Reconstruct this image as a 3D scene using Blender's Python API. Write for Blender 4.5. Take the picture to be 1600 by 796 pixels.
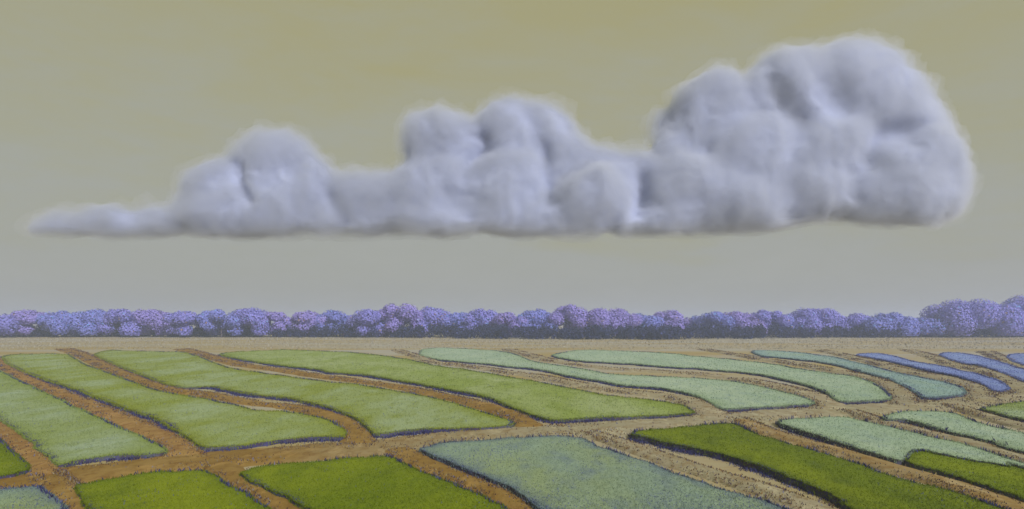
import bpy, bmesh, math, random
import numpy as np
from mathutils import Vector, noise
from mathutils.geometry import delaunay_2d_cdt

for o in list(bpy.data.objects):
    bpy.data.objects.remove(o, do_unlink=True)
sc = bpy.context.scene
COL = sc.collection
R = math.radians
rng = np.random.default_rng(7)
random.seed(7)

# ------------------------------------------------------------------ camera
CAM_H, FOC, HOR, W = 8.0, 1000.0, 503.0, 1600.0        # eye height (m), focal length and horizon in photo pixels
cam_d = bpy.data.cameras.new('camera')
cam_d.sensor_width = 36.0
cam_d.lens = 36.0 * FOC / W
cam_d.shift_y = (HOR - 398.0) / W
cam_d.clip_start, cam_d.clip_end = 0.5, 20000.0
cam = bpy.data.objects.new('camera', cam_d)
cam.location = (0, 0, CAM_H)
cam.rotation_euler = (R(90), 0, 0)
COL.objects.link(cam)
sc.camera = cam

# ------------------------------------------------------------------ sky and sun
SUN_AZ, SUN_EL = R(146), R(31)                            # azimuth from straight ahead towards the right
world = bpy.data.worlds.new('World')
sc.world = world
world.use_nodes = True
wt = world.node_tree
wt.nodes.clear()
def wn(t, **k):
    n = wt.nodes.new(t)
    for a, b in k.items(): setattr(n, a, b)
    return n
out = wn('ShaderNodeOutputWorld'); bg = wn('ShaderNodeBackground')
sky = wn('ShaderNodeTexSky', sky_type='NISHITA', sun_disc=False)
sky.sun_elevation = SUN_EL; sky.sun_rotation = SUN_AZ
sky.dust_density = 6.0; sky.ozone_density = 1.0; sky.air_density = 1.0
tc = wn('ShaderNodeTexCoord'); sep = wn('ShaderNodeSeparateXYZ')
wt.links.new(tc.outputs['Generated'], sep.inputs[0])
ramp = wn('ShaderNodeValToRGB')                          # thin high veil of yellow haze, paler near the horizon
cr = ramp.color_ramp
cr.elements[0].position = 0.0; cr.elements[0].color = (0.35, 0.356, 0.322, 1)
cr.elements[1].position = 0.46; cr.elements[1].color = (0.35, 0.325, 0.165, 1)
for p, c in ((0.10, (0.338, 0.344, 0.308)), (0.22, (0.34, 0.338, 0.255)), (0.32, (0.345, 0.333, 0.212))):
    e = cr.elements.new(p); e.color = (*c, 1)
# broad soft streaks in the veil
mp = wn('ShaderNodeMapping'); mp.inputs['Scale'].default_value = (2.0, 2.0, 7.0); mp.inputs['Rotation'].default_value = (0, R(-16), 0)
nz = wn('ShaderNodeTexNoise'); nz.inputs['Scale'].default_value = 1.7; nz.inputs['Detail'].default_value = 7; nz.inputs['Roughness'].default_value = 0.62
nz.inputs['Distortion'].default_value = 0.5
wt.links.new(tc.outputs['Generated'], mp.inputs[0]); wt.links.new(mp.outputs[0], nz.inputs['Vector'])
ad = wn('ShaderNodeMath', operation='MULTIPLY_ADD'); ad.inputs[1].default_value = 0.46; ad.inputs[2].default_value = -0.23
wt.links.new(nz.outputs['Fac'], ad.inputs[0])
mp2 = wn('ShaderNodeMapping'); mp2.inputs['Scale'].default_value = (5.0, 5.0, 26.0); mp2.inputs['Rotation'].default_value = (0, R(24), R(30))
nz2 = wn('ShaderNodeTexNoise'); nz2.inputs['Scale'].default_value = 2.4; nz2.inputs['Detail'].default_value = 9; nz2.inputs['Roughness'].default_value = 0.7
wt.links.new(tc.outputs['Generated'], mp2.inputs[0]); wt.links.new(mp2.outputs[0], nz2.inputs['Vector'])
ad0 = wn('ShaderNodeMath', operation='MULTIPLY_ADD'); ad0.inputs[1].default_value = 0.16; ad0.inputs[2].default_value = -0.08
wt.links.new(nz2.outputs['Fac'], ad0.inputs[0])
ad3 = wn('ShaderNodeMath', operation='ADD'); wt.links.new(ad.outputs[0], ad3.inputs[0]); wt.links.new(ad0.outputs[0], ad3.inputs[1])
ad2 = wn('ShaderNodeMath', operation='ADD'); wt.links.new(sep.outputs[2], ad2.inputs[0]); wt.links.new(ad3.outputs[0], ad2.inputs[1])
wt.links.new(ad2.outputs[0], ramp.inputs[0])
scl = wn('ShaderNodeMixRGB', blend_type='MULTIPLY'); scl.inputs[0].default_value = 1; scl.inputs[2].default_value = (0.09, 0.09, 0.09, 1)
wt.links.new(sky.outputs[0], scl.inputs[1])
mx = wn('ShaderNodeMixRGB'); mx.inputs[0].default_value = 0.90
wt.links.new(scl.outputs[0], mx.inputs[1]); wt.links.new(ramp.outputs[0], mx.inputs[2])
wt.links.new(mx.outputs[0], bg.inputs['Color']); bg.inputs['Strength'].default_value = 1.0
wt.links.new(bg.outputs[0], out.inputs['Surface'])

sun_d = bpy.data.lights.new('sun', 'SUN')
sun_d.energy = 3.9; sun_d.angle = R(0.6); sun_d.color = (1.0, 0.975, 0.95)
sun = bpy.data.objects.new('sun', sun_d)
sdir = Vector((math.sin(SUN_AZ) * math.cos(SUN_EL), math.cos(SUN_AZ) * math.cos(SUN_EL), math.sin(SUN_EL)))
sun.rotation_euler = sdir.to_track_quat('Z', 'Y').to_euler()
sun.location = (200, 100, 300)
COL.objects.link(sun)

vs = sc.view_settings
vs.view_transform = 'Standard'; vs.look = 'None'; vs.gamma = 1.0; vs.exposure = 0.17; vs.use_curve_mapping = False
sc.render.engine = 'CYCLES'
sc.cycles.use_denoising = True
sc.cycles.max_bounces = 8; sc.cycles.diffuse_bounces = 3; sc.cycles.volume_bounces = 4
sc.cycles.transparent_max_bounces = 16

# ------------------------------------------------------------------ helpers
def at(px, py, z=0.0):
    """Ground-plan position of a photo pixel that lies at height z."""
    Y = (CAM_H - z) * FOC / (py - HOR)
    return ((px - 800.0) / FOC * Y, Y)

def at_depth(px, py, Y):
    return ((px - 800.0) / FOC * Y, Y, CAM_H - (py - HOR) / FOC * Y)

def tag(o, label=None, cat=None, group=None, kind=None):
    for k, v in (('label', label), ('category', cat), ('group', group), ('kind', kind)):
        if v: o[k] = v
    return o

def empty(name, loc):
    o = bpy.data.objects.new(name, None); o.location = loc; o.empty_display_size = 0.5
    COL.objects.link(o); return o

def mesh_obj(name, verts, faces, mat, parent=None, loc=None, smooth=False, attrs=None):
    """verts (n,3) array, faces (m,k) array or list of lists; ONE mesh object."""
    me = bpy.data.meshes.new(name)
    if isinstance(faces, np.ndarray):
        k = faces.shape[1]; m = len(faces)
        me.vertices.add(len(verts)); me.vertices.foreach_set('co', np.asarray(verts, np.float32).ravel())
        me.loops.add(m * k); me.loops.foreach_set('vertex_index', faces.astype(np.int32).ravel())
        me.polygons.add(m); me.polygons.foreach_set('loop_start', np.arange(0, m * k, k, dtype=np.int32))
    else:
        me.from_pydata([tuple(v) for v in verts], [], faces)
    me.update(calc_edges=True)
    if smooth: me.polygons.foreach_set('use_smooth', np.ones(len(me.polygons), bool))
    for nm, dom, arr in (attrs or []):
        a = me.attributes.new(nm, 'FLOAT', dom); a.data.foreach_set('value', np.asarray(arr, np.float32))
    if mat: me.materials.append(mat)
    o = bpy.data.objects.new(name, me); COL.objects.link(o)
    if loc is not None: o.location = loc
    if parent: o.parent = parent
    return o

def smooth_line(pts, closed=False, step=4.0):
    """Catmull-Rom through photo-pixel points."""
    P = [np.array(p, float) for p in pts]; n = len(P); res = []
    rngi = range(n) if closed else range(n - 1)
    for i in rngi:
        a, b = P[i], P[(i + 1) % n]
        p0 = P[i - 1] if (closed or i > 0) else 2 * a - b
        p3 = P[(i + 2) % n] if (closed or i + 2 < n) else 2 * b - a
        k = max(1, int(np.hypot(*(b - a)) / step))
        for j in range(k):
            t = j / k
            res.append(0.5 * ((2 * a) + (b - p0) * t + (2 * p0 - 5 * a + 4 * b - p3) * t * t + (3 * a - p0 - 3 * b + p3) * t ** 3))
    if not closed: res.append(P[-1])
    return np.array(res)

def nv(x, y, z=0.0, s=1.0):
    return noise.noise(Vector((x * s, y * s, z)))

def blades_mesh(pos, hgt, wid, lean, rng):
    """Each blade two triangles: a tapered, bent leaf."""
    n = len(pos); th = rng.uniform(0, 2 * np.pi, n)
    side = np.stack([np.cos(th), np.sin(th), np.zeros(n)], 1) * wid[:, None] * 0.5
    la = rng.uniform(0, 2 * np.pi, n)
    ln = np.stack([np.cos(la), np.sin(la), np.zeros(n)], 1) * (lean * rng.uniform(0.2, 1, n) * hgt)[:, None]
    up = np.zeros((n, 3)); up[:, 2] = hgt
    V = np.concatenate([pos - side, pos + side, pos + side * 0.7 + up * 0.6 + ln * 0.4, pos + up + ln]).astype(np.float32)
    i = np.arange(n)
    F = np.concatenate([np.stack([i, i + n, i + 2 * n], 1), np.stack([i, i + 2 * n, i + 3 * n], 1)])
    return V, F

# ------------------------------------------------------------------ materials
def mat_base(name, rough=0.9):
    m = bpy.data.materials.new(name); m.use_nodes = True
    b = m.node_tree.nodes['Principled BSDF']
    b.inputs['Roughness'].default_value = rough
    b.inputs['Specular IOR Level'].default_value = 0.15
    return m, m.node_tree, b

def noise_node(nt, vec, scale, detail=5, rough=0.6, dist=0.0):
    n = nt.nodes.new('ShaderNodeTexNoise')
    n.inputs['Scale'].default_value = scale; n.inputs['Detail'].default_value = detail
    n.inputs['Roughness'].default_value = rough; n.inputs['Distortion'].default_value = dist
    if vec: nt.links.new(vec, n.inputs['Vector'])
    return n.outputs['Fac']

def ramp_node(nt, fac, stops):
    r = nt.nodes.new('ShaderNodeValToRGB'); e = r.color_ramp.elements
    e[0].position, e[0].color = stops[0][0], (*stops[0][1], 1)
    e[1].position, e[1].color = stops[-1][0], (*stops[-1][1], 1)
    for p, c in stops[1:-1]:
        q = e.new(p); q.color = (*c, 1)
    nt.links.new(fac, r.inputs[0]); return r.outputs[0]

def mixc(nt, fac, a, b):
    m = nt.nodes.new('ShaderNodeMixRGB')
    for i, v in ((0, fac), (1, a), (2, b)):
        if hasattr(v, 'links') or isinstance(v, bpy.types.NodeSocket): nt.links.new(v, m.inputs[i])
        elif i == 0: m.inputs[0].default_value = v
        else: m.inputs[i].default_value = (*v, 1)
    return m.outputs[0]

def world_pos(nt):
    return nt.nodes.new('ShaderNodeNewGeometry').outputs['Position']

def scale_vec(nt, vec, s):
    m = nt.nodes.new('ShaderNodeMapping'); m.inputs['Scale'].default_value = s
    nt.links.new(vec, m.inputs[0]); return m.outputs[0]

def add_bump(nt, b, fac, strength, dist):
    n = nt.nodes.new('ShaderNodeBump'); n.inputs['Strength'].default_value = strength; n.inputs['Distance'].default_value = dist
    nt.links.new(fac, n.inputs['Height']); nt.links.new(n.outputs[0], b.inputs['Normal'])

def crop_material(name, main, dark, accent, lush, blades):
    """Leafy crop seen as a mass: patchy stand of main, darker and accent tones."""
    m, nt, b = mat_base(name)
    pos = world_pos(nt)
    big = noise_node(nt, scale_vec(nt, pos, (0.16, 0.055, 0.2)), 1.0, 4, 0.55)
    mid = noise_node(nt, scale_vec(nt, pos, (0.9, 0.4, 1.0)), 1.0, 5, 0.65)
    c = mixc(nt, ramp_node(nt, big, [(0.40, (0, 0, 0)), (0.60, (1, 1, 1))]), main, accent)
    c = mixc(nt, ramp_node(nt, mid, [(0.50, (0, 0, 0)), (0.72, (0.75, 0.75, 0.75))]), c, dark)
    ra = nt.nodes.new('ShaderNodeAttribute'); ra.attribute_name = 'rim'      # deeper crop tone towards the plot edge
    rm = nt.nodes.new('ShaderNodeMath'); rm.operation = 'MULTIPLY'; nt.links.new(ra.outputs['Fac'], rm.inputs[0]); nt.links.new(noise_node(nt, scale_vec(nt, pos, (0.3, 0.3, 0.3)), 1.0, 3, 0.6), rm.inputs[1])
    c = mixc(nt, ramp_node(nt, rm.outputs[0], [(0.10, (0, 0, 0)), (0.5, (0.9, 0.9, 0.9))]), c, lush)
    if blades:
        at_ = nt.nodes.new('ShaderNodeAttribute'); at_.attribute_name = 'tone'
        t = ramp_node(nt, at_.outputs['Fac'], [(0.0, (0.86, 0.87, 0.92)), (0.5, (1, 1, 1)), (1.0, (1.10, 1.09, 1.04))])
        mm = nt.nodes.new('ShaderNodeMixRGB'); mm.blend_type = 'MULTIPLY'; mm.inputs[0].default_value = 1
        nt.links.new(c, mm.inputs[1]); nt.links.new(t, mm.inputs[2])
        c = mixc(nt, ramp_node(nt, at_.outputs['Fac'], [(0.030, (0.8, 0.8, 0.8)), (0.034, (0, 0, 0))]), mm.outputs[0], (0.10, 0.115, 0.30))
        tr = nt.nodes.new('ShaderNodeBsdfTranslucent'); nt.links.new(c, tr.inputs['Color'])
        ms = nt.nodes.new('ShaderNodeMixShader'); ms.inputs[0].default_value = 0.35
        nt.links.new(b.outputs[0], ms.inputs[1]); nt.links.new(tr.outputs[0], ms.inputs[2])
        nt.links.new(ms.outputs[0], nt.nodes['Material Output'].inputs['Surface'])
    nt.links.new(c, b.inputs['Base Color'])
    if not blades: add_bump(nt, b, noise_node(nt, pos, 2.2, 4, 0.7), 0.5, 0.12)
    return m

def soil_colour(nt, pos, a, b_, c_):
    n1 = noise_node(nt, scale_vec(nt, pos, (0.22, 0.10, 0.2)), 1.0, 5, 0.6)
    n2 = noise_node(nt, scale_vec(nt, pos, (1.1, 0.7, 1.0)), 1.3, 7, 0.72)
    n3 = noise_node(nt, scale_vec(nt, pos, (0.8, 0.4, 1.0)), 1.0, 6, 0.7, 0.3)
    col = mixc(nt, ramp_node(nt, n1, [(0.38, (0, 0, 0)), (0.62, (1, 1, 1))]), a, b_)
    col = mixc(nt, ramp_node(nt, n2, [(0.47, (0, 0, 0)), (0.64, (1, 1, 1))]), col, c_)
    col = mixc(nt, ramp_node(nt, n3, [(0.53, (0, 0, 0)), (0.66, (0.8, 0.8, 0.8))]), col, tuple(min(1, q * 1.4 + 0.03) for q in a))
    return col, n2

def soil_material(name, a, b_, c_, second=None):
    """Trodden earth; a second set of tones takes over towards the right, where the soil turns sandy."""
    m, nt, b = mat_base(name, 0.95)
    pos = world_pos(nt)
    col, n2 = soil_colour(nt, pos, a, b_, c_)
    if second:
        col2, _ = soil_colour(nt, pos, *second)
        sx = nt.nodes.new('ShaderNodeSeparateXYZ'); nt.links.new(pos, sx.inputs[0])
        ma = nt.nodes.new('ShaderNodeMath'); ma.operation = 'MULTIPLY_ADD'; ma.inputs[1].default_value = 14.0
        nt.links.new(noise_node(nt, scale_vec(nt, pos, (0.25, 0.25, 0.2)), 1.0, 4, 0.6), ma.inputs[0]); nt.links.new(sx.outputs[0], ma.inputs[2])
        mr = nt.nodes.new('ShaderNodeMapRange'); mr.inputs[1].default_value = -9.0; mr.inputs[2].default_value = 9.0
        nt.links.new(ma.outputs[0], mr.inputs[0])
        col = mixc(nt, mr.outputs[0], col, col2)
    nt.links.new(col, b.inputs['Base Color'])
    add_bump(nt, b, n2, 0.8, 0.14)
    return m

def leaf_material(name, stops, trans=0.3):
    """Leaves: tone attribute picks the colour of each leaf clump."""
    m, nt, b = mat_base(name)
    a = nt.nodes.new('ShaderNodeAttribute'); a.attribute_name = 'tone'
    c = ramp_node(nt, a.outputs['Fac'], stops)
    nt.links.new(c, b.inputs['Base Color'])
    tr = nt.nodes.new('ShaderNodeBsdfTranslucent'); nt.links.new(c, tr.inputs['Color'])
    ms = nt.nodes.new('ShaderNodeMixShader'); ms.inputs[0].default_value = trans
    nt.links.new(b.outputs[0], ms.inputs[1]); nt.links.new(tr.outputs[0], ms.inputs[2])
    nt.links.new(ms.outputs[0], nt.nodes['Material Output'].inputs['Surface'])
    return m

# ------------------------------------------------------------------ ground
def ground_material():
    m, nt, b = mat_base('straw_ground', 0.95)
    pos = world_pos(nt)
    n1 = noise_node(nt, scale_vec(nt, pos, (0.012, 0.05, 0.1)), 1.0, 5, 0.6, 0.4)
    n2 = noise_node(nt, scale_vec(nt, pos, (0.12, 0.25, 0.3)), 1.0, 5, 0.65)
    col = mixc(nt, ramp_node(nt, n1, [(0.40, (0, 0, 0)), (0.60, (1, 1, 1))]), (0.32, 0.31, 0.27), (0.30, 0.24, 0.10))
    col = mixc(nt, ramp_node(nt, n2, [(0.52, (0, 0, 0)), (0.74, (0.85, 0.85, 0.85))]), col, (0.26, 0.165, 0.075))
    nt.links.new(col, b.inputs['Base Color'])
    add_bump(nt, b, n2, 0.5, 0.2)
    return m

gx = np.concatenate([[-3000, -1500, -700], np.linspace(-420, 420, 85), [700, 1500, 3000]])
gy = np.concatenate([[-300, -100, 0], np.geomspace(12, 380, 90), [600, 1200, 3000]])
GX, GY = np.meshgrid(gx, gy)
gz = np.array([0.05 * nv(x, y, 0, 0.11) if abs(x) < 430 and 0 < y < 400 else 0.0 for x, y in zip(GX.ravel(), GY.ravel())])
nx_, ny_ = len(gx), len(gy)
ii = (np.arange(ny_ - 1)[:, None] * nx_ + np.arange(nx_ - 1)[None]).ravel()
gf = np.stack([ii, ii + 1, ii + nx_ + 1, ii + nx_], 1)
g = mesh_obj('ground', np.stack([GX.ravel(), GY.ravel(), gz], 1), gf, ground_material(), smooth=True)
tag(g, 'tan straw-coloured open ground between the crop plots and the tree line', 'ground', kind='structure')

# ------------------------------------------------------------------ dirt track and earth banks
TUFT = leaf_material('brown_tufts', [(0.0, (0.05, 0.04, 0.075)), (0.35, (0.11, 0.07, 0.045)), (0.6, (0.20, 0.12, 0.04)), (0.8, (0.24, 0.20, 0.09)), (1.0, (0.12, 0.13, 0.26))], 0.2)
SOIL = {
    'rust': soil_material('rusty_soil', (0.25, 0.148, 0.046), (0.28, 0.18, 0.062), (0.185, 0.092, 0.028)),
    'ochre': soil_material('ochre_soil', (0.205, 0.125, 0.024), (0.25, 0.165, 0.05), (0.165, 0.09, 0.018)),
    'sand': soil_material('sandy_soil', (0.27, 0.245, 0.16), (0.29, 0.255, 0.18), (0.215, 0.16, 0.08)),
    'amber': soil_material('amber_soil', (0.255, 0.20, 0.105), (0.26, 0.18, 0.065), (0.21, 0.125, 0.036)),
    'grey': soil_material('pale_soil', (0.25, 0.23, 0.16), (0.27, 0.235, 0.13), (0.18, 0.135, 0.09)),
}
def ribbon(name, pts, width, height, mats, label, seed, blend=None):
    """A low bank of earth with a crowned, crumbly top. Width in metres, one or two per path."""
    L = smooth_line(pts, step=6.0)
    C = np.array([at(p[0], p[1], height * 0.6) for p in L])
    # resample evenly
    d = np.r_[0, np.cumsum(np.hypot(*np.diff(C, axis=0).T))]
    n = max(12, int(d[-1] / 0.45)); n = min(n, 520)
    s = np.linspace(0, d[-1], n)
    C = np.stack([np.interp(s, d, C[:, 0]), np.interp(s, d, C[:, 1])], 1)
    T = np.gradient(C, axis=0); T /= np.linalg.norm(T, axis=1)[:, None] + 1e-9
    Nn = np.stack([-T[:, 1], T[:, 0]], 1)
    prof = [(-1, -0.12), (-0.78, 0.45), (-0.5, 0.86), (-0.2, 0.98), (0.1, 1.0), (0.42, 0.92), (0.74, 0.5), (1, -0.12)]
    w0, w1 = [q * 1.22 for q in (width if isinstance(width, tuple) else (width, width))]
    V = []
    for i in range(n):
        w = (w0 + (w1 - w0) * i / (n - 1)) * 0.5
        for u, h in prof:
            e = 1 + 0.22 * nv(s[i], u * 3 + seed * 7.1, seed, 0.5) + 0.10 * nv(s[i], u * 3, seed + 3, 1.9)
            x, y = C[i] + Nn[i] * u * w * e
            fd = min(1.0, s[i] / 1.6, (s[-1] - s[i]) / 1.6); fd = fd * fd * (3 - 2 * fd)
            z = (height + 0.1) * h * fd - 0.1 * max(h, 0) + (0.03 * nv(x, y, seed, 1.3) + 0.02 * nv(x, y, seed, 3.1) if h > 0 else 0)
            V.append((x, y, z))
    k = len(prof)
    a = (np.arange(n - 1)[:, None] * k + np.arange(k - 1)[None]).ravel()
    F = np.stack([a, a + k, a + k + 1, a + 1], 1)
    V = np.array(V); org = np.array([C[n // 2][0], C[n // 2][1], 0])
    o = mesh_obj(name, V - org, F, mats, loc=org, smooth=True)
    tp = []
    for i in range(n):
        if abs(C[i][0] / C[i][1]) > 0.9: continue
        w = (w0 + (w1 - w0) * i / (n - 1)) * 0.5
        ds = d[-1] / n
        for sd in (-1, 1):
            m_ = ds * FOC / C[i][1] * 2.4 * max(0.0, 0.5 + 1.7 * nv(s[i], sd * 5, seed, 0.16) + 0.8 * nv(s[i], sd, seed, 0.8)) * 0.8
            for _ in range(int(m_) + (rng.random() < m_ % 1)):
                u = sd * (0.58 + 0.24 * rng.normal())
                p = C[i] + T[i] * ds * rng.random() + Nn[i] * u * w
                tp.append((p[0], p[1], height * max(0, 1 - abs(u) ** 3) - 0.02))
    if tp:
        tp = np.array(tp); sc_ = np.clip(tp[:, 1] / 45, 0.8, 3.2)
        Vt, Ft = blades_mesh(tp, rng.uniform(0.05, 0.15, len(tp)) * sc_ ** 0.5, rng.uniform(0.05, 0.11, len(tp)) * sc_, 0.9, rng)
        tn_ = rng.random(len(tp))
        q = mesh_obj('edge_tufts', Vt - org, Ft, TUFT, o, attrs=[('tone', 'FACE', np.r_[tn_, tn_])]); q['kind'] = 'stuff'
    return tag(o, label, 'path' if 'track' in name else 'bank', None if 'track' in name else 'earth banks between the crop plots', 'structure')

TRACK = [(-260, 783), (-100, 765), (0, 756), (100, 744), (200, 729), (250, 724), (320, 717), (425, 710), (520, 702), (600, 697), (700, 684), (800, 675),
         (900, 671), (1000, 663), (1085, 657), (1200, 648), (1300, 641), (1400, 635), (1500, 630), (1600, 617), (1720, 606), (1900, 596)]
TRACK_SOIL = soil_material('track_soil', (0.205, 0.125, 0.024), (0.25, 0.165, 0.05), (0.165, 0.09, 0.018),
                           ((0.27, 0.25, 0.165), (0.29, 0.26, 0.185), (0.215, 0.165, 0.085)))
ribbon('dirt_track', TRACK, (4.4, 6.4), 0.13, TRACK_SOIL, 'wide dirt track crossing all the fields, ochre at left turning sandy at right', 1)
BANKS = [
    ([(-200, 588), (-60, 630), (0, 666), (30, 690), (56, 718), (78, 748)], (2.6, 1.9), 'rust', 'rusty earth bank climbing into the left edge of the picture'),
    ([(-60, 551), (-8, 560), (31, 587), (90, 612), (134, 630), (179, 649), (224, 668), (265, 690), (298, 716)], (2.6, 2.3), 'rust', 'broad rust-brown bank right of the large pale plot on the left'),
    ([(100, 545), (125, 553), (160, 569), (188, 582), (224, 596), (259, 607), (313, 614), (358, 622), (402, 630), (447, 634), (492, 642), (530, 655), (552, 673), (566, 698)], (4.4, 2.0), 'ochre', 'ochre bank bending down to the track beside the second long plot'),
    ([(285, 545), (325, 556), (380, 570), (440, 578), (505, 588), (560, 595), (620, 603), (668, 613), (717, 623), (760, 634), (800, 648), (835, 670)], (4.6, 2.2), 'ochre', 'thin ochre bank running diagonally past the middle of the fields'),
    ([(620, 547), (655, 557), (681, 566), (753, 575), (806, 583), (842, 588), (878, 595), (923, 603), (967, 610), (1012, 615), (1057, 620), (1088, 629), (1106, 641), (1108, 656)], (3.4, 3.4), 'sand', 'sandy bank curling round the blunt end of the long central plot'),
    ([(790, 545), (825, 554), (860, 563), (900, 569), (959, 576), (1023, 580), (1085, 584), (1143, 590), (1188, 597), (1228, 606), (1264, 616), (1288, 628), (1300, 641)], (4.0, 3.2), 'sand', 'sandy bank above the long pale plot right of centre'),
    ([(1100, 546), (1150, 554), (1190, 561), (1234, 567), (1277, 574), (1320, 582), (1364, 592), (1392, 603), (1408, 615), (1418, 634)], (4.0, 3.2), 'grey', 'pale bank hooking down to the track left of the blue-green plot'),
    ([(1280, 547), (1325, 556), (1365, 566), (1403, 576), (1445, 585), (1482, 593), (1516, 602), (1532, 614), (1532, 630)], (4.0, 3.6), 'grey', 'pale bank between the blue-green plot and the first blue plot'),
    ([(1420, 547), (1460, 558), (1495, 571), (1530, 577), (1560, 586), (1588, 599), (1600, 618)], (4.0, 3.4), 'grey', 'pale bank between the two blue plots on the right'),
    ([(1540, 549), (1575, 564), (1620, 585), (1690, 603), (1760, 608)], (4.0, 3.4), 'grey', 'pale bank leaving the right edge beside the last blue plot'),
    ([(75, 738), (98, 762), (122, 785), (150, 815), (185, 850)], 1.7, 'ochre', 'short ochre bank leaving the bottom edge near the left corner'),
    ([(335, 716), (362, 742), (400, 764), (440, 788), (482, 812), (540, 850)], 1.7, 'ochre', 'ochre bank between the two bright green plots at the bottom'),
    ([(612, 695), (650, 716), (710, 744), (760, 764), (798, 786), (832, 812), (880, 848)], 1.8, 'ochre', 'ochre bank left of the bluish plot at the bottom'),
    ([(915, 673), (965, 689), (1030, 711), (1085, 730), (1138, 746), (1190, 762), (1250, 784), (1305, 804), (1390, 848)], 1.8, 'sand', 'straight sandy bank between the bluish plot and the long dark green plot'),
    ([(1150, 652), (1195, 671), (1250, 688), (1310, 704), (1360, 719), (1417, 736), (1480, 753), (1540, 773), (1600, 796), (1700, 836)], 1.9, 'amber', 'orange-tinged bank along the upper side of the long dark green plot'),
    ([(1325, 640), (1370, 655), (1417, 667), (1460, 678), (1502, 687), (1544, 698), (1600, 716), (1720, 750), (2000, 826)], 1.8, 'sand', 'sandy bank between the two pale plots at lower right'),
    ([(1485, 632), (1525, 644), (1572, 658), (1620, 670), (1750, 698), (1980, 742)], 1.9, 'grey', 'short greyish bank at the right edge below the track'),
]
for i, (p, w, s_, lab) in enumerate(BANKS):
    ribbon('earth_bank', p, w, 0.19 + 0.004 * (i % 7), SOIL[s_], lab, 10 + i)

# ------------------------------------------------------------------ crop plots
CROP = 0.46
PAL = {   # main, dark, accent, lush
    'palegreen': ((0.215, 0.275, 0.105), (0.18, 0.235, 0.07), (0.265, 0.335, 0.225), (0.18, 0.235, 0.045)),
    'yellowgreen': ((0.205, 0.255, 0.048), (0.185, 0.23, 0.03), (0.26, 0.325, 0.18), (0.175, 0.21, 0.012)),
    'lime': ((0.125, 0.175, 0.003), (0.09, 0.13, 0.006), (0.175, 0.22, 0.006), (0.10, 0.14, 0.004)),
    'midgreen': ((0.215, 0.28, 0.068), (0.135, 0.185, 0.025), (0.275, 0.335, 0.15), (0.145, 0.19, 0.012)),
    'bluegreen': ((0.205, 0.28, 0.216), (0.13, 0.18, 0.225), (0.23, 0.29, 0.14), (0.12, 0.17, 0.20)),
    'mint': ((0.27, 0.36, 0.27), (0.225, 0.305, 0.30), (0.32, 0.405, 0.31), (0.23, 0.31, 0.19)),
    'aqua': ((0.226, 0.335, 0.34), (0.165, 0.25, 0.34), (0.25, 0.345, 0.27), (0.17, 0.25, 0.28)),
    'blue': ((0.17, 0.235, 0.52), (0.11, 0.14, 0.36), (0.22, 0.30, 0.54), (0.14, 0.18, 0.42)),
    'olive': ((0.115, 0.16, 0.005), (0.075, 0.11, 0.012), (0.165, 0.21, 0.006), (0.09, 0.125, 0.008)),
}
MATS = {k: (crop_material(k + '_crop', *v, False), crop_material(k + '_blades', *v, True)) for k, v in PAL.items()}
EDGE_SHADE = leaf_material('violet_shade_blades', [(0.0, (0.022, 0.02, 0.055)), (0.5, (0.04, 0.04, 0.13)), (0.85, (0.085, 0.10, 0.27)), (0.95, (0.12, 0.14, 0.34)), (1.0, (0.12, 0.06, 0.04))], 0.15)  # dark violet stands in for the shadow along plot edges

SKIRT_SHADE = soil_material('violet_skirt_shade', (0.032, 0.032, 0.095), (0.085, 0.09, 0.10), (0.05, 0.035, 0.05))  # violet edge shadow put into the colour of the plot skirts

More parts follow.
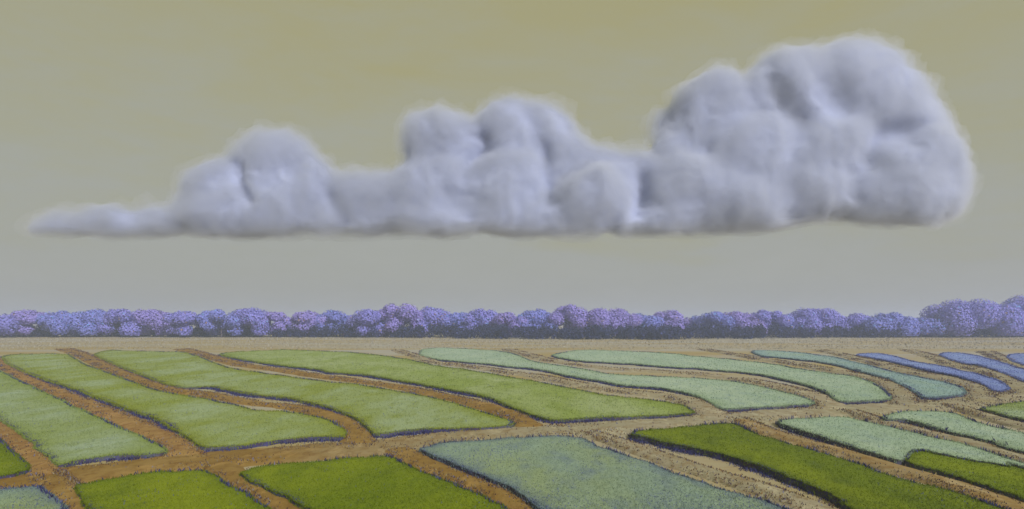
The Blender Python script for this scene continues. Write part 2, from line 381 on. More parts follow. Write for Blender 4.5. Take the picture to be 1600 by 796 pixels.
PLOTS = [
 ('lime', 1.0, 'small green plot cut off by the left edge just above the track',
  [(-220, 606), (-100, 640), (-40, 664), (0, 686), (20, 704), (38, 719), (46, 732), (27, 738), (0, 744), (-120, 758), (-300, 772), (-330, 690)]),
 ('palegreen', 1.0, 'large pale green plot at the left above the track, second from the edge',
  [(-200, 549), (-60, 556), (0, 580), (31, 595), (67, 612), (90, 623), (134, 643), (179, 664), (224, 684), (250, 695), (261, 705), (250, 708), (179, 711), (112, 720), (92, 726), (80, 717), (45, 688), (0, 656), (-80, 618), (-220, 575)]),
 ('yellowgreen', 1.0, 'long yellow-green plot with a blunt dark-edged tip, third from the left above the track',
  [(4, 558), (27, 554), (107, 554), (118, 562), (148, 575), (188, 590), (224, 603), (259, 613), (313, 622), (358, 631), (402, 641), (447, 643), (492, 651), (523, 660), (542, 677), (534, 682), (492, 682), (425, 688), (380, 695), (324, 698), (310, 692), (286, 678), (242, 653), (192, 635), (148, 619), (103, 603), (72, 593), (36, 580), (9, 567)]),
 ('yellowgreen', 1.0, 'long yellow-green plot whose pointed corner meets the track left of centre',
  [(148, 554), (170, 548), (215, 549), (273, 550), (297, 553), (326, 564), (358, 575), (402, 582), (447, 588), (505, 596), (565, 602), (623, 612), (668, 620), (712, 631), (744, 641), (779, 651), (803, 660), (797, 664), (744, 668), (654, 671), (594, 678), (580, 671), (562, 655), (530, 642), (492, 630), (447, 621), (402, 617), (358, 609), (331, 604), (286, 605), (250, 597), (224, 586), (188, 573), (160, 561)]),
 ('midgreen', 1.0, 'very long green plot through the middle, darker green toward its blunt right end',
  [(344, 554), (371, 550), (447, 547), (505, 549), (560, 552), (632, 561), (677, 571), (708, 575), (753, 582), (806, 591), (842, 597), (878, 604), (923, 613), (967, 620), (1012, 624), (1057, 631), (1078, 638), (1084, 644), (1070, 647), (1012, 650), (923, 653), (864, 656), (838, 649), (797, 635), (762, 620), (717, 611), (668, 602), (609, 592), (565, 585), (520, 582), (492, 577), (425, 569), (380, 562)]),
 ('mint', 1.0, 'long pale mint plot curving below the sandy bank right of centre',
  [(659, 547), (691, 544), (755, 547), (799, 552), (818, 560), (838, 566), (879, 572), (911, 577), (959, 585), (1023, 588), (1085, 591), (1143, 596), (1188, 604), (1228, 614), (1262, 623), (1274, 630), (1241, 633), (1174, 637), (1128, 639), (1114, 631), (1093, 620), (1061, 611), (1023, 605), (978, 602), (933, 594), (901, 589), (870, 583), (844, 577), (799, 573), (767, 569), (720, 565), (681, 561), (656, 554)]),
 ('mint', 1.0, 'long pale mint plot with a rounded right end, next below the tan strip',
  [(863, 555), (895, 549), (917, 547), (975, 549), (1023, 551), (1060, 554), (1086, 557), (1121, 560), (1152, 563), (1197, 568), (1241, 575), (1290, 583), (1335, 589), (1362, 598), (1384, 611), (1394, 620), (1388, 624), (1314, 627), (1297, 615), (1264, 602), (1219, 591), (1174, 583), (1129, 579), (1085, 575), (1054, 574), (1007, 570), (959, 567), (911, 564), (873, 559)]),
 ('aqua', 1.0, 'blue-green curved plot between the mint plot and the blue plots',
  [(1175, 549), (1206, 548), (1248, 551), (1268, 554), (1307, 559), (1330, 565), (1364, 573), (1403, 583), (1445, 591), (1482, 599), (1502, 606), (1508, 613), (1502, 617), (1450, 621), (1436, 616), (1417, 605), (1392, 593), (1364, 585), (1330, 576), (1307, 570), (1277, 565), (1234, 560), (1192, 556)]),
 ('blue', 1.0, 'slate-blue narrow plot, leftmost of the three blue ones',
  [(1338, 555), (1358, 552), (1389, 555), (1412, 561), (1431, 566), (1459, 570), (1493, 577), (1524, 584), (1552, 592), (1570, 600), (1577, 607), (1570, 610), (1552, 610), (1541, 602), (1516, 593), (1487, 585), (1459, 580), (1431, 574), (1403, 567), (1375, 561)]),
 ('blue', 1.0, 'slate-blue narrow plot, middle one of the three blue ones',
  [(1468, 554), (1487, 551), (1521, 555), (1544, 561), (1566, 567), (1589, 574), (1640, 588), (1720, 608), (1700, 616), (1640, 606), (1600, 596), (1577, 586), (1552, 577), (1530, 570), (1502, 567), (1479, 560)]),
 ('blue', 1.0, 'slate-blue plot cut by the right edge, last of the three blue ones',
  [(1575, 558), (1589, 553), (1640, 555), (1760, 572), (1900, 592), (1830, 596), (1700, 586), (1600, 570)]),
 ('bluegreen', 1.0, 'dull bluish green plot in the bottom left corner',
  [(-200, 774), (0, 764), (27, 762), (58, 759), (74, 768), (92, 784), (112, 802), (145, 832), (-220, 840)]),
 ('lime', 1.0, 'bright lime plot at the bottom left, the smaller of two',
  [(121, 761), (134, 754), (201, 742), (246, 736), (304, 734), (329, 738), (347, 751), (378, 767), (412, 789), (438, 806), (495, 842), (185, 842), (150, 800), (127, 776)]),
 ('lime', 1.0, 'bright lime plot at the bottom, the larger of two, left of the bluish plot',
  [(378, 738), (402, 729), (447, 724), (520, 717), (574, 713), (607, 713), (640, 727), (672, 740), (712, 756), (744, 770), (775, 786), (800, 800), (862, 838), (565, 838), (494, 799), (470, 787), (425, 764), (389, 747)]),
 ('bluegreen', 1.0, 'large bluish green plot at the bottom centre with frayed dark edges',
  [(656, 701), (690, 692), (753, 687), (833, 682), (898, 682), (931, 695), (967, 707), (1012, 722), (1048, 736), (1085, 749), (1129, 763), (1188, 779), (1226, 793), (1250, 802), (1345, 840), (940, 840), (855, 800), (820, 774), (800, 760), (753, 741), (708, 723), (668, 707)]),
 ('olive', 1.0, 'long dark olive-green plot with a deep blue lower edge at lower right',
  [(988, 677), (1012, 671), (1040, 669), (1085, 665), (1143, 661), (1174, 674), (1210, 686), (1264, 701), (1317, 716), (1362, 731), (1411, 748), (1465, 761), (1510, 773), (1554, 788), (1586, 800), (1680, 838), (1420, 838), (1330, 794), (1312, 777), (1282, 763), (1232, 744), (1183, 725), (1138, 711), (1085, 699), (1035, 689)]),
 ('mint', 1.0, 'pale mint wedge-shaped plot below the track at right',
  [(1217, 656), (1262, 653), (1322, 651), (1341, 656), (1375, 663), (1417, 673), (1459, 683), (1502, 692), (1544, 705), (1577, 716), (1600, 723), (1980, 832), (1960, 842), (1600, 728), (1580, 726), (1544, 721), (1502, 714), (1459, 705), (1432, 702), (1412, 716), (1389, 713), (1347, 701), (1319, 693), (1291, 683), (1248, 670), (1220, 661)]),
 ('lime', 0.92, 'yellow-lime strip along the lower side of the pale mint wedge at right',
  [(1414, 718), (1433, 704), (1459, 708), (1502, 717), (1544, 724), (1580, 729), (1600, 732), (1950, 846), (1900, 872), (1600, 777), (1544, 758), (1487, 741), (1445, 729)]),
 ('mint', 1.0, 'pale mint narrow plot running off the right edge below the track',
  [(1379, 651), (1395, 645), (1431, 642), (1485, 644), (1510, 653), (1544, 664), (1572, 671), (1600, 676), (2040, 778), (2020, 812), (1600, 705), (1572, 696), (1544, 687), (1502, 678), (1473, 671), (1442, 661), (1417, 655), (1384, 655)]),
 ('palegreen', 1.0, 'small pale plot at the right edge tucked under the track bend',
  [(1532, 638), (1555, 634), (1572, 631), (1600, 627), (1700, 619), (1850, 627), (1850, 676), (1700, 668), (1600, 654), (1572, 648), (1555, 643)]),
]

def inside(P, poly):
    x, y = P[:, 0], P[:, 1]; c = np.zeros(len(P), bool)
    a = poly; b = np.roll(poly, -1, 0)
    for (x1, y1), (x2, y2) in zip(a, b):
        hit = ((y1 > y) != (y2 > y)) & (x < (x2 - x1) * (y - y1) / (y2 - y1 + 1e-12) + x1)
        c ^= hit
    return c

def edge_dist(P, poly):
    a = poly; b = np.roll(poly, -1, 0); d = np.full(len(P), 1e9)
    for p, q in zip(a, b):
        v = q - p; t = np.clip(((P - p) @ v) / (v @ v + 1e-12), 0, 1)
        d = np.minimum(d, np.hypot(*(P - (p + t[:, None] * v)).T))
    return d

def build_plot(idx, pal, hk, label, pts):
    h = (0.36 if min(p[1] for p in pts) > 615 else 0.28) * hk
    px = smooth_line(pts, closed=True, step=7.0)
    px[:, 1] = np.maximum(px[:, 1], 540)
    jit = np.array([[2.2 * nv(i * 0.31, idx, 1.0), 0.9 * nv(i * 0.37, idx, 5.0)] for i in range(len(px))])
    px = px + jit
    poly = np.array([at(p[0], p[1], h) for p in px])
    poly = poly + np.array([[0.16 * nv(x, y_, 11, 1.1) + 0.10 * nv(x, y_, 12, 2.7), 0.30 * nv(x, y_, 13, 0.8)] for x, y_ in poly])
    cen = poly.mean(0)
    # interior points, spaced with distance
    ymin, ymax = poly[:, 1].min(), poly[:, 1].max(); pts_in = []
    y = ymin
    while y < ymax:
        sp = np.clip(y * 0.013, 0.42, 2.4)
        xs = np.arange(poly[:, 0].min(), poly[:, 0].max(), sp)
        pts_in.append(np.stack([xs + rng.uniform(-.3, .3, len(xs)) * sp, y + rng.uniform(-.3, .3, len(xs)) * sp], 1)); y += sp
    Q = np.concatenate(pts_in); Q = Q[inside(Q, poly)]
    dq = edge_dist(Q, poly); keep = dq > 0.16; Q, dq = Q[keep], dq[keep]
    nb = len(poly)
    vin = [Vector(p) for p in poly] + [Vector(p) for p in Q]
    vo, eo, fo, vori, _, _ = delaunay_2d_cdt(vin, [(i, (i + 1) % nb) for i in range(nb)], [], 1, 1e-5, True)
    V2 = np.array([(v.x, v.y) for v in vo])
    fo = np.array([f for f in fo if len(f) == 3]); fo = fo[inside(V2[fo].mean(1), poly)]
    # height: rounded shoulders and a gently uneven canopy
    dist = edge_dist(V2, poly)
    sh = 1 - np.exp(-dist / 0.22)
    z = np.array([h * (0.86 + 0.14 * s_) + 0.045 * nv(x, y_, 2, 0.45) * s_ + 0.03 * nv(x, y_, 3, 1.4) for (x, y_), s_ in zip(V2, sh)])
    V3 = np.column_stack([V2, z])
    faces = [[int(q) for q in f] for f in fo]
    # skirt round the outline, standing on the ground
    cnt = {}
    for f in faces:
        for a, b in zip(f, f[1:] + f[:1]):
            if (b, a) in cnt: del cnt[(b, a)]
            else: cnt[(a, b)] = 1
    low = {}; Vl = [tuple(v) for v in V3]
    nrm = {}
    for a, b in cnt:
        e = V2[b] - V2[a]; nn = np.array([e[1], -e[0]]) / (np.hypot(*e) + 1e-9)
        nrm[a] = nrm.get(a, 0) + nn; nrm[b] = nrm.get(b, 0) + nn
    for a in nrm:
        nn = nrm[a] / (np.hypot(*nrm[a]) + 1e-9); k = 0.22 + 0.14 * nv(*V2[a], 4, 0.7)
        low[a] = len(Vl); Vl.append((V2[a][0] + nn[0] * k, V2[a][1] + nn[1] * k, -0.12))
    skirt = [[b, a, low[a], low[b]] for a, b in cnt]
    root = empty('crop_plot', (cen[0], cen[1], 0))
    tag(root, label, 'field plot', 'crop plots')
    org = np.array([cen[0], cen[1], 0])
    mesh_obj('crop_bed', np.array(Vl)[:len(V3)] - org, faces, MATS[pal][0], root, smooth=False, attrs=[('rim', 'POINT', np.exp(-dist / np.clip(0.02 * V2[:, 1], 0.7, 2.4)))])
    used = sorted({q for f in skirt for q in f}); mp_ = {q: k for k, q in enumerate(used)}
    mesh_obj('shade_skirt', np.array(Vl)[used] - org, [[mp_[q] for q in f] for f in skirt], SKIRT_SHADE, root, smooth=True)  # sides of the stand, with shade painted in as dark violet
    # blades over the canopy: about as many per picture area everywhere
    T = fo; A, B, C = V3[T[:, 0]], V3[T[:, 1]], V3[T[:, 2]]
    ar = 0.5 * np.abs((B[:, 0] - A[:, 0]) * (C[:, 1] - A[:, 1]) - (C[:, 0] - A[:, 0]) * (B[:, 1] - A[:, 1]))
    yc = (A[:, 1] + B[:, 1] + C[:, 1]) / 3; xc = (A[:, 0] + B[:, 0] + C[:, 0]) / 3
    pix = ar * FOC * FOC * CAM_H / yc ** 3 * (np.abs(xc / yc) < 0.96)
    n = int(min(45000, pix.sum() * 0.62))
    ti = rng.choice(len(T), n, p=pix / pix.sum())
    r1, r2 = np.sqrt(rng.random(n)), rng.random(n)
    pos = A[ti] * (1 - r1)[:, None] + B[ti] * (r1 * (1 - r2))[:, None] + C[ti] * (r1 * r2)[:, None]
    sc_ = np.clip(pos[:, 1] / 45, 0.75, 3.0)
    hg = rng.uniform(0.05, 0.13, n) * sc_ ** 0.6; pos[:, 2] -= 0.03
    rim_v = np.exp(-dist / np.clip(0.02 * V2[:, 1], 0.7, 2.4))
    rim = rim_v[T[ti]].mean(1)
    # ragged leaves hanging over the edge of the stand
    eb = []
    for a, b in cnt:
        e = V2[b] - V2[a]; my = 0.5 * (V2[a][1] + V2[b][1]); mxx = 0.5 * (V2[a][0] + V2[b][0])
        if abs(mxx / my) > 0.88: continue
        L = np.hypot(*e); nn = np.array([e[1], -e[0]]) / (L + 1e-9)
        k = L * FOC / my * 2.2; k = int(k) + (rng.random() < k % 1)
        t = rng.random(k); fall = rng.random(k) ** 4.0
        p = V2[a] + e * t[:, None] + nn * (fall * 0.22 + 0.01)[:, None]
        eb.append(np.column_stack([p, h * (0.86 - 0.75 * fall)]))
    eb = np.concatenate(eb) if eb else np.zeros((0, 3)); ne = len(eb)
    es = np.clip(eb[:, 1] / 45, 0.75, 3.0)
    pos = np.concatenate([pos, eb]); hg = np.r_[hg, rng.uniform(0.06, 0.15, ne) * es ** 0.6]
    sc_ = np.r_[sc_, es]; rim = np.r_[rim, np.ones(ne)]; n += ne
    Vb, Fb = blades_mesh(pos, hg, rng.uniform(0.035, 0.07, n) * sc_, 0.9, rng)
    tone = np.clip(rng.normal(0.5, 0.2, n), 0.04, 1)
    patch = np.array([nv(x, y_ * 0.5, 6, 0.35) for x, y_ in pos[:, :2]])
    tone[rng.random(n) < np.clip((0.20 if pal == 'bluegreen' else 0.03) * (0.5 + 2.4 * patch), 0, 1)] = 0.0
    o = mesh_obj('crop_blades', Vb - org, Fb, MATS[pal][1], root, attrs=[('tone', 'FACE', np.r_[tone, tone]), ('rim', 'FACE', np.r_[rim, rim])])
    o['kind'] = 'stuff'
    # dark violet blades painting in edge shade, thickest on the near and left sides
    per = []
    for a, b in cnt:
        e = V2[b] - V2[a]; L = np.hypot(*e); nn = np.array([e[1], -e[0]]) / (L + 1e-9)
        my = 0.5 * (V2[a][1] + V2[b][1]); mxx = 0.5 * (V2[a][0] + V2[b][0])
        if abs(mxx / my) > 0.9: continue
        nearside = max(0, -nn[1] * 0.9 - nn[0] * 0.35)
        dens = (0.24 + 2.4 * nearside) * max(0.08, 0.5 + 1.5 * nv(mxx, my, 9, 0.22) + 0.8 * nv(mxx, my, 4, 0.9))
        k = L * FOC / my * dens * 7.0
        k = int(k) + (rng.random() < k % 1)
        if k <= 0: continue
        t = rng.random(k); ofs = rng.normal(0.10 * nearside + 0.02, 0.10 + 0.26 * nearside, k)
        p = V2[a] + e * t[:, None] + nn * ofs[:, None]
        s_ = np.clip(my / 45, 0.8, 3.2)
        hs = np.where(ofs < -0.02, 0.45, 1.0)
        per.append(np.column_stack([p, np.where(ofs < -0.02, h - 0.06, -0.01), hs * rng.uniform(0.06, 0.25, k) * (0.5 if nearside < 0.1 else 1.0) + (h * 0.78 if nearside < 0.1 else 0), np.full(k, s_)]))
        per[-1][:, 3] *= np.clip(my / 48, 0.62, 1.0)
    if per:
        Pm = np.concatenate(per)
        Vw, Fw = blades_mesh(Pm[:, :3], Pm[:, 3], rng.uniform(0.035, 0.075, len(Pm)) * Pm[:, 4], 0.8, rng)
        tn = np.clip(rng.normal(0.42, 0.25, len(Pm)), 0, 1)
        o = mesh_obj('edge_shade_blades', Vw - org, Fw, EDGE_SHADE, root, attrs=[('tone', 'FACE', np.r_[tn, tn])])
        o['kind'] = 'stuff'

for i, (pal, hk, lab, pts) in enumerate(PLOTS):
    build_plot(i, pal, hk, lab, pts)

# ------------------------------------------------------------------ far tree line
BARK = soil_material('dark_bark', (0.07, 0.06, 0.08), (0.10, 0.08, 0.09), (0.04, 0.035, 0.05))
LILAC = [
    leaf_material('lilac_leaves', [(0.0, (0.14, 0.145, 0.42)), (0.45, (0.24, 0.235, 0.66)), (0.88, (0.30, 0.285, 0.76)), (0.96, (0.20, 0.36, 0.74)), (1.0, (0.34, 0.22, 0.16))]),
    leaf_material('mauve_leaves', [(0.0, (0.17, 0.145, 0.40)), (0.45, (0.28, 0.24, 0.64)), (0.90, (0.36, 0.30, 0.74)), (0.97, (0.30, 0.35, 0.70)), (1.0, (0.34, 0.22, 0.16))]),
    leaf_material('violet_blue_leaves', [(0.0, (0.12, 0.145, 0.42)), (0.45, (0.20, 0.23, 0.64)), (0.88, (0.26, 0.28, 0.74)), (0.96, (0.16, 0.36, 0.74)), (1.0, (0.32, 0.20, 0.14))]),
]
TREES = [  # px, width, top, tone, label
 (10, 56, 490, 0, 'low lilac tree at the left end of the far tree line'),
 (45, 40, 483, 1, 'pinkish mauve tree with a small pointed top near the left end'),
 (90, 52, 487, 2, 'low bluish tree just right of the pinkish pointed one near the left end'),
 (140, 54, 483, 2, 'bluish-tipped lilac tree, fourth from the left end of the tree line'),
 (193, 60, 483, 0, 'broad lilac tree, fifth from the left end of the tree line'),
 (243, 56, 484, 1, 'flat-topped mauve tree, second left of the first gap'),
 (290, 46, 486, 0, 'rounded lilac tree on the left side of the first gap'),
 (346, 56, 481, 2, 'domed violet-blue tree on the right side of the first gap'),
 (392, 54, 482, 0, 'flat lilac tree joined to the domed one right of the first gap'),
 (428, 36, 486, 1, 'small mauve tree on the left side of the second gap'),
 (480, 50, 486, 1, 'mauve tree on the right side of the second gap'),
 (525, 50, 484, 2, 'violet-blue tree with ragged top, second right of the second gap'),
 (575, 56, 484, 0, 'wide lilac tree just left of the tall peaked tree'),
 (628, 54, 471, 1, 'tall peaked mauve tree left of the middle'),
 (675, 52, 480, 0, 'sloping lilac tree just right of the tall peaked tree'),
 (715, 46, 488, 2, 'low violet-blue tree, second right of the tall peaked tree'),
 (757, 52, 483, 0, 'lilac tree with a bluish ragged top close to the middle'),
 (797, 44, 487, 1, 'low mauve tree at the very middle of the tree line'),
 (838, 50, 483, 2, 'bluish-topped tree just right of the middle'),
 (890, 52, 477, 1, 'raised pink-mauve tree under the bright middle puff of the cloud'),
 (950, 74, 482, 1, 'wide domed mauve tree right of the raised pink-mauve one'),
 (1008, 42, 489, 2, 'small violet-blue tree right of the wide domed mauve tree'),
 (1050, 56, 486, 1, 'mauve tree with a russet tip left of the third gap'),
 (1113, 46, 487, 2, 'violet-blue tree right of the third gap'),
 (1160, 62, 485, 1, 'broad mauve tree, second right of the third gap'),
 (1200, 40, 484, 0, 'narrow lilac tree just left of the lowest short tree'),
 (1230, 34, 494, 2, 'short dark bluish tree wedged beside the round lilac dome'),
 (1272, 74, 481, 0, 'round lilac dome standing clear left of the long low trees'),
 (1340, 62, 490, 0, 'low lilac tree right of the round dome'),
 (1388, 62, 490, 2, 'low violet-blue tree, second right of the round dome'),
 (1436, 52, 496, 2, 'lowest sloping bluish tree before the big block at right'),
 (1512, 96, 470, 0, 'large blocky lilac tree near the right end'),
 (1576, 62, 473, 2, 'big violet-blue tree beside the large blocky one'),
 (1626, 74, 460, 0, 'tallest lilac tree cut by the right edge'),
]
def build_tree(i, px, wpx, top, tone, label):
    Y = 325 + (i * 37 % 17) * 0.9
    X = (px - 800) / FOC * Y
    H = CAM_H - (top - HOR) / FOC * Y
    wid = wpx / FOC * Y * 1.22
    root = empty('lilac_tree', (X, Y, 0)); tag(root, label, 'tree', 'lilac trees along the far side of the fields')
    # trunk with limbs
    V, F = [], []
    def limb(p0, p1, r0, r1, n=6):
        b = len(V); d = Vector(p1) - Vector(p0); q = d.to_track_quat('Z', 'Y')
        for p, r in ((p0, r0), (tuple(Vector(p0).lerp(Vector(p1), .5) + Vector((random.uniform(-.15, .15), random.uniform(-.15, .15), 0))), (r0 + r1) / 2), (p1, r1)):
            for k in range(n):
                V.append(tuple(Vector(p) + q @ Vector((math.cos(2 * math.pi * k / n) * r, math.sin(2 * math.pi * k / n) * r, 0))))
        for s in range(2):
            for k in range(n):
                F.append([b + s * n + k, b + s * n + (k + 1) % n, b + (s + 1) * n + (k + 1) % n, b + (s + 1) * n + k])
    limb((0, 0, -0.2), (0.2, 0, H * 0.55), 0.34, 0.2)
    for k in range(5):
        a = k * 1.26 + i; z0 = H * (0.22 + 0.07 * k)
        limb((0.05, 0, z0), (math.cos(a) * wid * 0.32, math.sin(a) * wid * 0.26, z0 + H * 0.27), 0.16, 0.05, 5)
    mesh_obj('trunk', np.array(V), F, BARK, root)
    # crown: uneven lobes filled with leaf clumps
    lobes = []
    nl = 9 + int(wpx / 8)
    for k in range(nl):
        u = rng.uniform(-0.5, 0.5); v = rng.uniform(-0.42, 0.42)
        zt = H * (1.0 - 0.20 * (2 * abs(u)) ** 2.4 - 0.06 * rng.random())
        r = rng.uniform(0.12, 0.2) * wid + 0.6
        zc = rng.uniform(0.24 * H, max(0.3 * H, zt - r))
        if k < nl * 0.5: zc = zt - r * 0.85
        lobes.append((u * (wid - 1.2 * r), v * wid * 0.8, zc, r, r * rng.uniform(0.7, 0.95)))
    P, N = [], []
    for (x, y, z, r, rz) in lobes:
        n = int(330 * (r / 2.6) ** 2) + 80
        d = rng.normal(size=(n, 3)); d /= np.linalg.norm(d, axis=1)[:, None]
        rad = rng.uniform(0.25, 1.35, n) ** 0.5
        P.append(np.array([x, y, z]) + d * rad[:, None] * np.array([r, r, rz])); N.append(d)
    P = np.concatenate(P); N = np.concatenate(N); P[:, 2] = np.maximum(P[:, 2], 1.2)
    n = len(P); s = rng.uniform(0.28, 0.62, n)
    nn = N + rng.normal(0, 0.3, (n, 3)); nn /= np.linalg.norm(nn, axis=1)[:, None]
    a = np.cross(nn, rng.normal(size=(n, 3))); a /= np.linalg.norm(a, axis=1)[:, None]; b = np.cross(nn, a)
    Vv = np.concatenate([P + a * s[:, None], P + b * s[:, None] * 0.8, P - a * s[:, None] * 0.9, P - b * s[:, None]])
    j = np.arange(n); Ff = np.stack([j, j + n, j + 2 * n, j + 3 * n], 1)
    tn = np.clip(rng.normal(0.6, 0.11, n), 0, 0.9); sp = rng.random(n); tn[sp > 0.965] = 0.96; tn[sp > 0.988] = 1.0
    mesh_obj('crown', Vv, Ff, LILAC[tone], root, attrs=[('tone', 'FACE', tn)])
for i, t in enumerate(TREES):
    build_tree(i, *t)

# scrub belt at the foot of the trees, dark slate-blue standing in for shade
SHADE_SCRUB = leaf_material('slate_shade_leaves', [(0.0, (0.012, 0.016, 0.036)), (0.5, (0.022, 0.031, 0.092)), (0.85, (0.055, 0.07, 0.22)), (1.0, (0.06, 0.025, 0.04))], 0.2)
P, S = [], []
for k in range(1650):
    px = rng.uniform(-120, 1740); Yf = 8000 / (24 + 4.5 * math.exp(-((px - 960) / 330) ** 2) + 1.2 * nv(px, 0, 3, 0.012))
    Y = Yf + rng.uniform(0, 26) if k < 1050 else rng.uniform(340, 356)
    x = (px - 800) / FOC * Y
    hh = 3.4 + 3.4 * max(0, 0.5 + nv(x, 0, 8, 0.06)) + rng.uniform(-1.0, 1.0) + max(0, Y - Yf) * 0.05
    r = rng.uniform(1.2, 2.4); n = 70
    d = rng.normal(size=(n, 3)); d /= np.linalg.norm(d, axis=1)[:, None]
    p = np.array([x, Y, hh * 0.5]) + d * np.array([r, r, hh * 0.5]) * (rng.random(n) ** 0.33)[:, None]
    P.append(p); S.append(rng.uniform(0.25, 0.6, n))
P = np.concatenate(P); S = np.concatenate(S); n = len(P); P[:, 2] = np.maximum(P[:, 2], 0.1)
nn = rng.normal(size=(n, 3)); nn /= np.linalg.norm(nn, axis=1)[:, None]
a = np.cross(nn, rng.normal(size=(n, 3))); a /= np.linalg.norm(a, axis=1)[:, None]; b = np.cross(nn, a)
Vv = np.concatenate([P + a * S[:, None], P + b * S[:, None], P - a * S[:, None], P - b * S[:, None]]); j = np.arange(n)
u = mesh_obj('shade_undergrowth', Vv, np.stack([j, j + n, j + 2 * n, j + 3 * n], 1), SHADE_SCRUB, attrs=[('tone', 'FACE', np.clip(rng.normal(0.4, 0.22, n), 0, 1))])
tag(u, 'scrub coloured as the dark slate-blue shade along the foot of the lilac trees', 'shade_undergrowth', kind='stuff')

# ragged dry grass between the tan strip and the scrub
STRAW = leaf_material('straw_tufts', [(0.0, (0.24, 0.20, 0.13)), (0.6, (0.34, 0.32, 0.26)), (1.0, (0.38, 0.36, 0.31))], 0.3)
n = 16000
Yg = rng.uniform(185, 316, n); Xg = rng.uniform(-0.9, 0.9, n) * Yg
Vg, Fg = blades_mesh(np.column_stack([Xg, Yg, np.zeros(n)]), rng.uniform(0.15, 0.55, n) * (Yg / 250), rng.uniform(0.2, 0.5, n), 0.6, rng)
tn = rng.random(n)
o = mesh_obj('dry_grass', Vg, Fg, STRAW, attrs=[('tone', 'FACE', np.r_[tn, tn])])
tag(o, 'pale dry grass on the tan strip in front of the tree line', 'grass', kind='stuff')

# ------------------------------------------------------------------ cloud
CD = 2000.0; MPP = CD / FOC
PUFFS = [  # px, py, rx, ry, nearer by (m)
 (75, 355, 40, 17, 0), (115, 351, 54, 24, 0), (172, 347, 68, 28, 0), (238, 346, 62, 30, 0), (290, 335, 34, 26, 0),
 (335, 300, 52, 52, 20), (430, 268, 78, 62, 0), (475, 300, 58, 60, 30), (395, 325, 95, 44, 10), (330, 335, 60, 32, 40),
 (545, 320, 62, 46, 0), (605, 318, 62, 46, 10), (560, 345, 110, 26, 20),
 (688, 220, 62, 52, 60), (655, 190, 26, 22, 30), (675, 298, 72, 62, 40), (690, 340, 80, 32, 60),
 (800, 225, 72, 72, -10), (850, 215, 58, 58, -20), (800, 300, 82, 66, 20), (880, 260, 56, 56, 10), (930, 280, 62, 58, 0),
 (925, 303, 48, 46, 150), (800, 345, 110, 28, 50), (890, 352, 70, 24, 60), (985, 296, 58, 60, 10), (1000, 340, 70, 30, 50),
 (1040, 200, 28, 30, -40), (1065, 245, 56, 62, 0), (1120, 190, 80, 78, 0), (1085, 300, 80, 62, 60), (1190, 255, 100, 82, 40),
 (1245, 155, 88, 84, 30), (1330, 150, 100, 88, 0), (1390, 190, 84, 84, 10), (1285, 250, 110, 80, 20), (1170, 320, 110, 44, 60),
 (1430, 300, 72, 48, 130), (1200, 326, 110, 38, 60), (1080, 330, 80, 34, 50), (850, 334, 110, 34, 50), (620, 340, 100, 28, 35), (420, 335, 110, 32, 25),
 (1290, 300, 120, 46, 70), (1425, 268, 84, 72, 120), (1462, 290, 58, 58, 30), (1390, 322, 108, 30, 60), (1440, 215, 50, 52, -20),
]
bm = bmesh.new()
for i, (px, py, rx, ry, nr) in enumerate(PUFFS):
    Y = CD - nr * 0.55 - max(0, py - 250) * 0.55 + random.uniform(-8, 8)
    x, y, z = at_depth(px, py, Y)
    g_ = bmesh.ops.create_icosphere(bm, subdivisions=3, radius=1.0)
    for v in g_['verts']:
        v.co = Vector((x + v.co.x * rx * MPP, y + v.co.y * min(rx, ry * 1.6) * MPP * 0.55, z + v.co.z * ry * MPP))
tmp = bpy.data.meshes.new('cloud_tmp'); bm.to_mesh(tmp); bm.free()
to = bpy.data.objects.new('cloud_tmp', tmp); COL.objects.link(to)
md = to.modifiers.new('remesh', 'REMESH'); md.mode = 'VOXEL'; md.voxel_size = 9.0; md.use_smooth_shade = True
dg = bpy.context.evaluated_depsgraph_get(); dg.update()
ev = to.evaluated_get(dg).to_mesh()
nvt = len(ev.vertices); co = np.empty(nvt * 3, np.float32); ev.vertices.foreach_get('co', co); co = co.reshape(-1, 3).astype(float)
no = np.empty(nvt * 3, np.float32); ev.vertices.foreach_get('normal', no); no = no.reshape(-1, 3).astype(float)
cf = np.array([list(p.vertices) for p in ev.polygons if len(p.vertices) == 4])
to.evaluated_get(dg).to_mesh_clear()
bpy.data.objects.remove(to, do_unlink=True); bpy.data.meshes.remove(tmp)

# melt the puffs into one another so that no single ball stands out
ed = np.unique(np.sort(np.concatenate([cf[:, [0, 1]], cf[:, [1, 2]], cf[:, [2, 3]], cf[:, [3, 0]]]), axis=1), axis=0)
deg = np.bincount(ed.ravel(), minlength=nvt)[:, None].astype(float)
def relax(p, n):
    for _ in range(n):
        a_ = np.zeros_like(p); np.add.at(a_, ed[:, 0], p[ed[:, 1]]); np.add.at(a_, ed[:, 1], p[ed[:, 0]])
        p = 0.5 * p + 0.5 * a_ / deg
    return p
co = relax(co, 26); no = relax(no, 16); no /= np.linalg.norm(no, axis=1)[:, None] + 1e-9
CREASES = [  # hollows between billows: px line, half width px, depth m
 ([(366, 250), (374, 285), (388, 312)], 9, 46), ([(1216, 132), (1234, 158), (1265, 178)], 22, 52), ([(1360, 235), (1395, 205), (1428, 195)], 20, 60),
 ([(860, 228), (850, 262), (866, 300)], 12, 40), ([(758, 210), (760, 232), (735, 262)], 12, 46), ([(1006, 272), (1008, 300), (998, 330)], 14, 50),
 ([(520, 300), (535, 345)], 14, 30), ([(705, 300), (735, 335)], 18, 30), ([(1240, 330), (1320, 342)], 16, 40), ([(1340, 255), (1345, 310)], 12, 34),
]
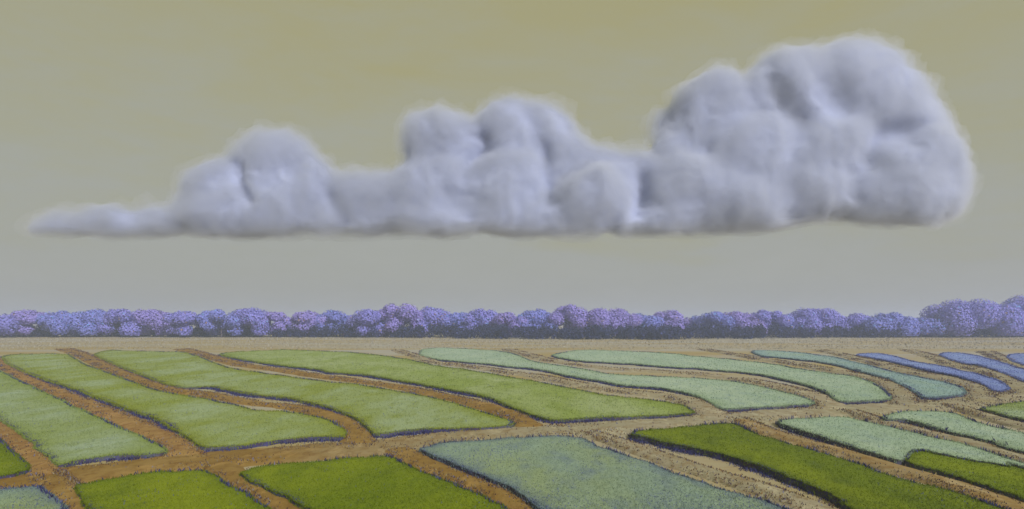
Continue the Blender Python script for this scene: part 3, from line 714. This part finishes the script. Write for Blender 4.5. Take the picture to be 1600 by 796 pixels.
def crease_depth(p):
    pxx, pyy = 800 + p[:, 0] / p[:, 1] * FOC, HOR - (p[:, 2] - CAM_H) / p[:, 1] * FOC
    q = np.stack([pxx, pyy], 1); tot = np.zeros(len(p))
    for line, w, dep in CREASES:
        d = np.full(len(p), 1e9)
        for a_, b_ in zip(line[:-1], line[1:]):
            a_, b_ = np.array(a_, float), np.array(b_, float); v = b_ - a_
            t = np.clip(((q - a_) @ v) / (v @ v), 0, 1); d = np.minimum(d, np.hypot(*(q - a_ - t[:, None] * v).T))
        tot = np.maximum(tot, dep * np.exp(-(d / w) ** 2))
    return 0.6 * tot * np.clip(-no[:, 1] * 1.6, 0, 1)
cdep = crease_depth(co)
def billow(p, s, k):
    return 1 - 2 * abs(noise.noise(Vector((p[0] / s, p[1] / s, p[2] / s + k))))
def cloud_shape(grow, k, amp):
    out_ = np.empty_like(co)
    for i in range(nvt):
        p, n_ = co[i], no[i]
        w = noise.noise_vector(Vector((p[0] / 130, p[1] / 130, p[2] / 130 + k * 0.02)))
        d = amp * (13 * billow(p, 110, k * 0.1) + 7 * billow(p, 48, k + 4) + 4 * billow(p, 21, k + 9)) - 11 * amp - 6 + grow
        out_[i] = p + n_ * d + np.array(w) * 20
        out_[i][1] += cdep[i]
    # flat, scalloped underside
    for i in range(nvt):
        x, z = out_[i][0], out_[i][2]
        pxx = 800 + x / MPP
        base = np.interp(pxx, [0, 300, 740, 760, 890, 1000, 1120, 1180, 1260, 1330, 1430, 1540], [370, 372, 372, 366, 378, 369, 368, 362, 348, 352, 362, 352])
        zb = CAM_H + (HOR - base) * MPP + 5 * noise.noise(Vector((x / 60, out_[i][1] / 60, k))) - grow * 0.7
        if z < zb + 12: 
            t = zb + 12 - z; out_[i][2] = zb + 12 - 12 * (1 - math.exp(-t / 12))
    return out_
org = np.array([0.0, CD, CAM_H + (HOR - 372) * MPP])
cm, nt, bs = mat_base('cloud_white', 1.0)
bs.inputs['Base Color'].default_value = (0.40, 0.435, 0.585, 1)
bs.inputs['Specular IOR Level'].default_value = 0.0
cloud = mesh_obj('cloud', cloud_shape(-15, 0.0, 0.7) - org, cf, cm, loc=org, smooth=True)
tag(cloud, 'long lavender-white cumulus cloud with flat violet underside in the yellow sky', 'cloud')
def veil_mat(name, dens):
    m = bpy.data.materials.new(name); m.use_nodes = True; nt = m.node_tree; nt.nodes.clear()
    o_ = nt.nodes.new('ShaderNodeOutputMaterial'); v = nt.nodes.new('ShaderNodeVolumePrincipled')
    v.inputs['Color'].default_value = (0.765, 0.80, 0.915, 1); v.inputs['Density'].default_value = dens; v.inputs['Anisotropy'].default_value = 0.2
    nt.links.new(v.outputs[0], o_.inputs['Volume']); return m
for grow, dens, k in ((-5, 0.035, 0.0), (2, 0.022, 2.0), (8, 0.014, 4.0), (15, 0.008, 6.0), (26, 0.004, 9.0)):
    vl = mesh_obj('cloud_veil', cloud_shape(grow, k, 1.0 + max(0, grow) * 0.035) - org, cf, veil_mat('cloud_mist', dens), cloud, smooth=True)
    vl['kind'] = 'stuff'

# ------------------------------------------------------------------ haze over the fields
HAZE = 0.0008
if HAZE > 0:
    x0, x1, y0, y1, z0, z1 = -3200, 3200, -400, 3200, -1.3, 30
    hv = np.array([(x, y, z) for x in (x0, x1) for y in (y0, y1) for z in (z0, z1)], float)
    hf = [[0, 1, 3, 2], [4, 6, 7, 5], [0, 4, 5, 1], [2, 3, 7, 6], [0, 2, 6, 4], [1, 5, 7, 3]]
    hm = bpy.data.materials.new('pale_air'); hm.use_nodes = True; nt = hm.node_tree; nt.nodes.clear()
    o_ = nt.nodes.new('ShaderNodeOutputMaterial'); v = nt.nodes.new('ShaderNodeVolumePrincipled')
    v.inputs['Color'].default_value = (0.62, 0.70, 1.0, 1); v.inputs['Density'].default_value = HAZE; v.inputs['Anisotropy'].default_value = 0.1
    nt.links.new(v.outputs[0], o_.inputs['Volume'])
    hz = mesh_obj('haze', hv, hf, hm)
    tag(hz, 'thin pale haze lying over the fields and trees', 'haze', kind='stuff')
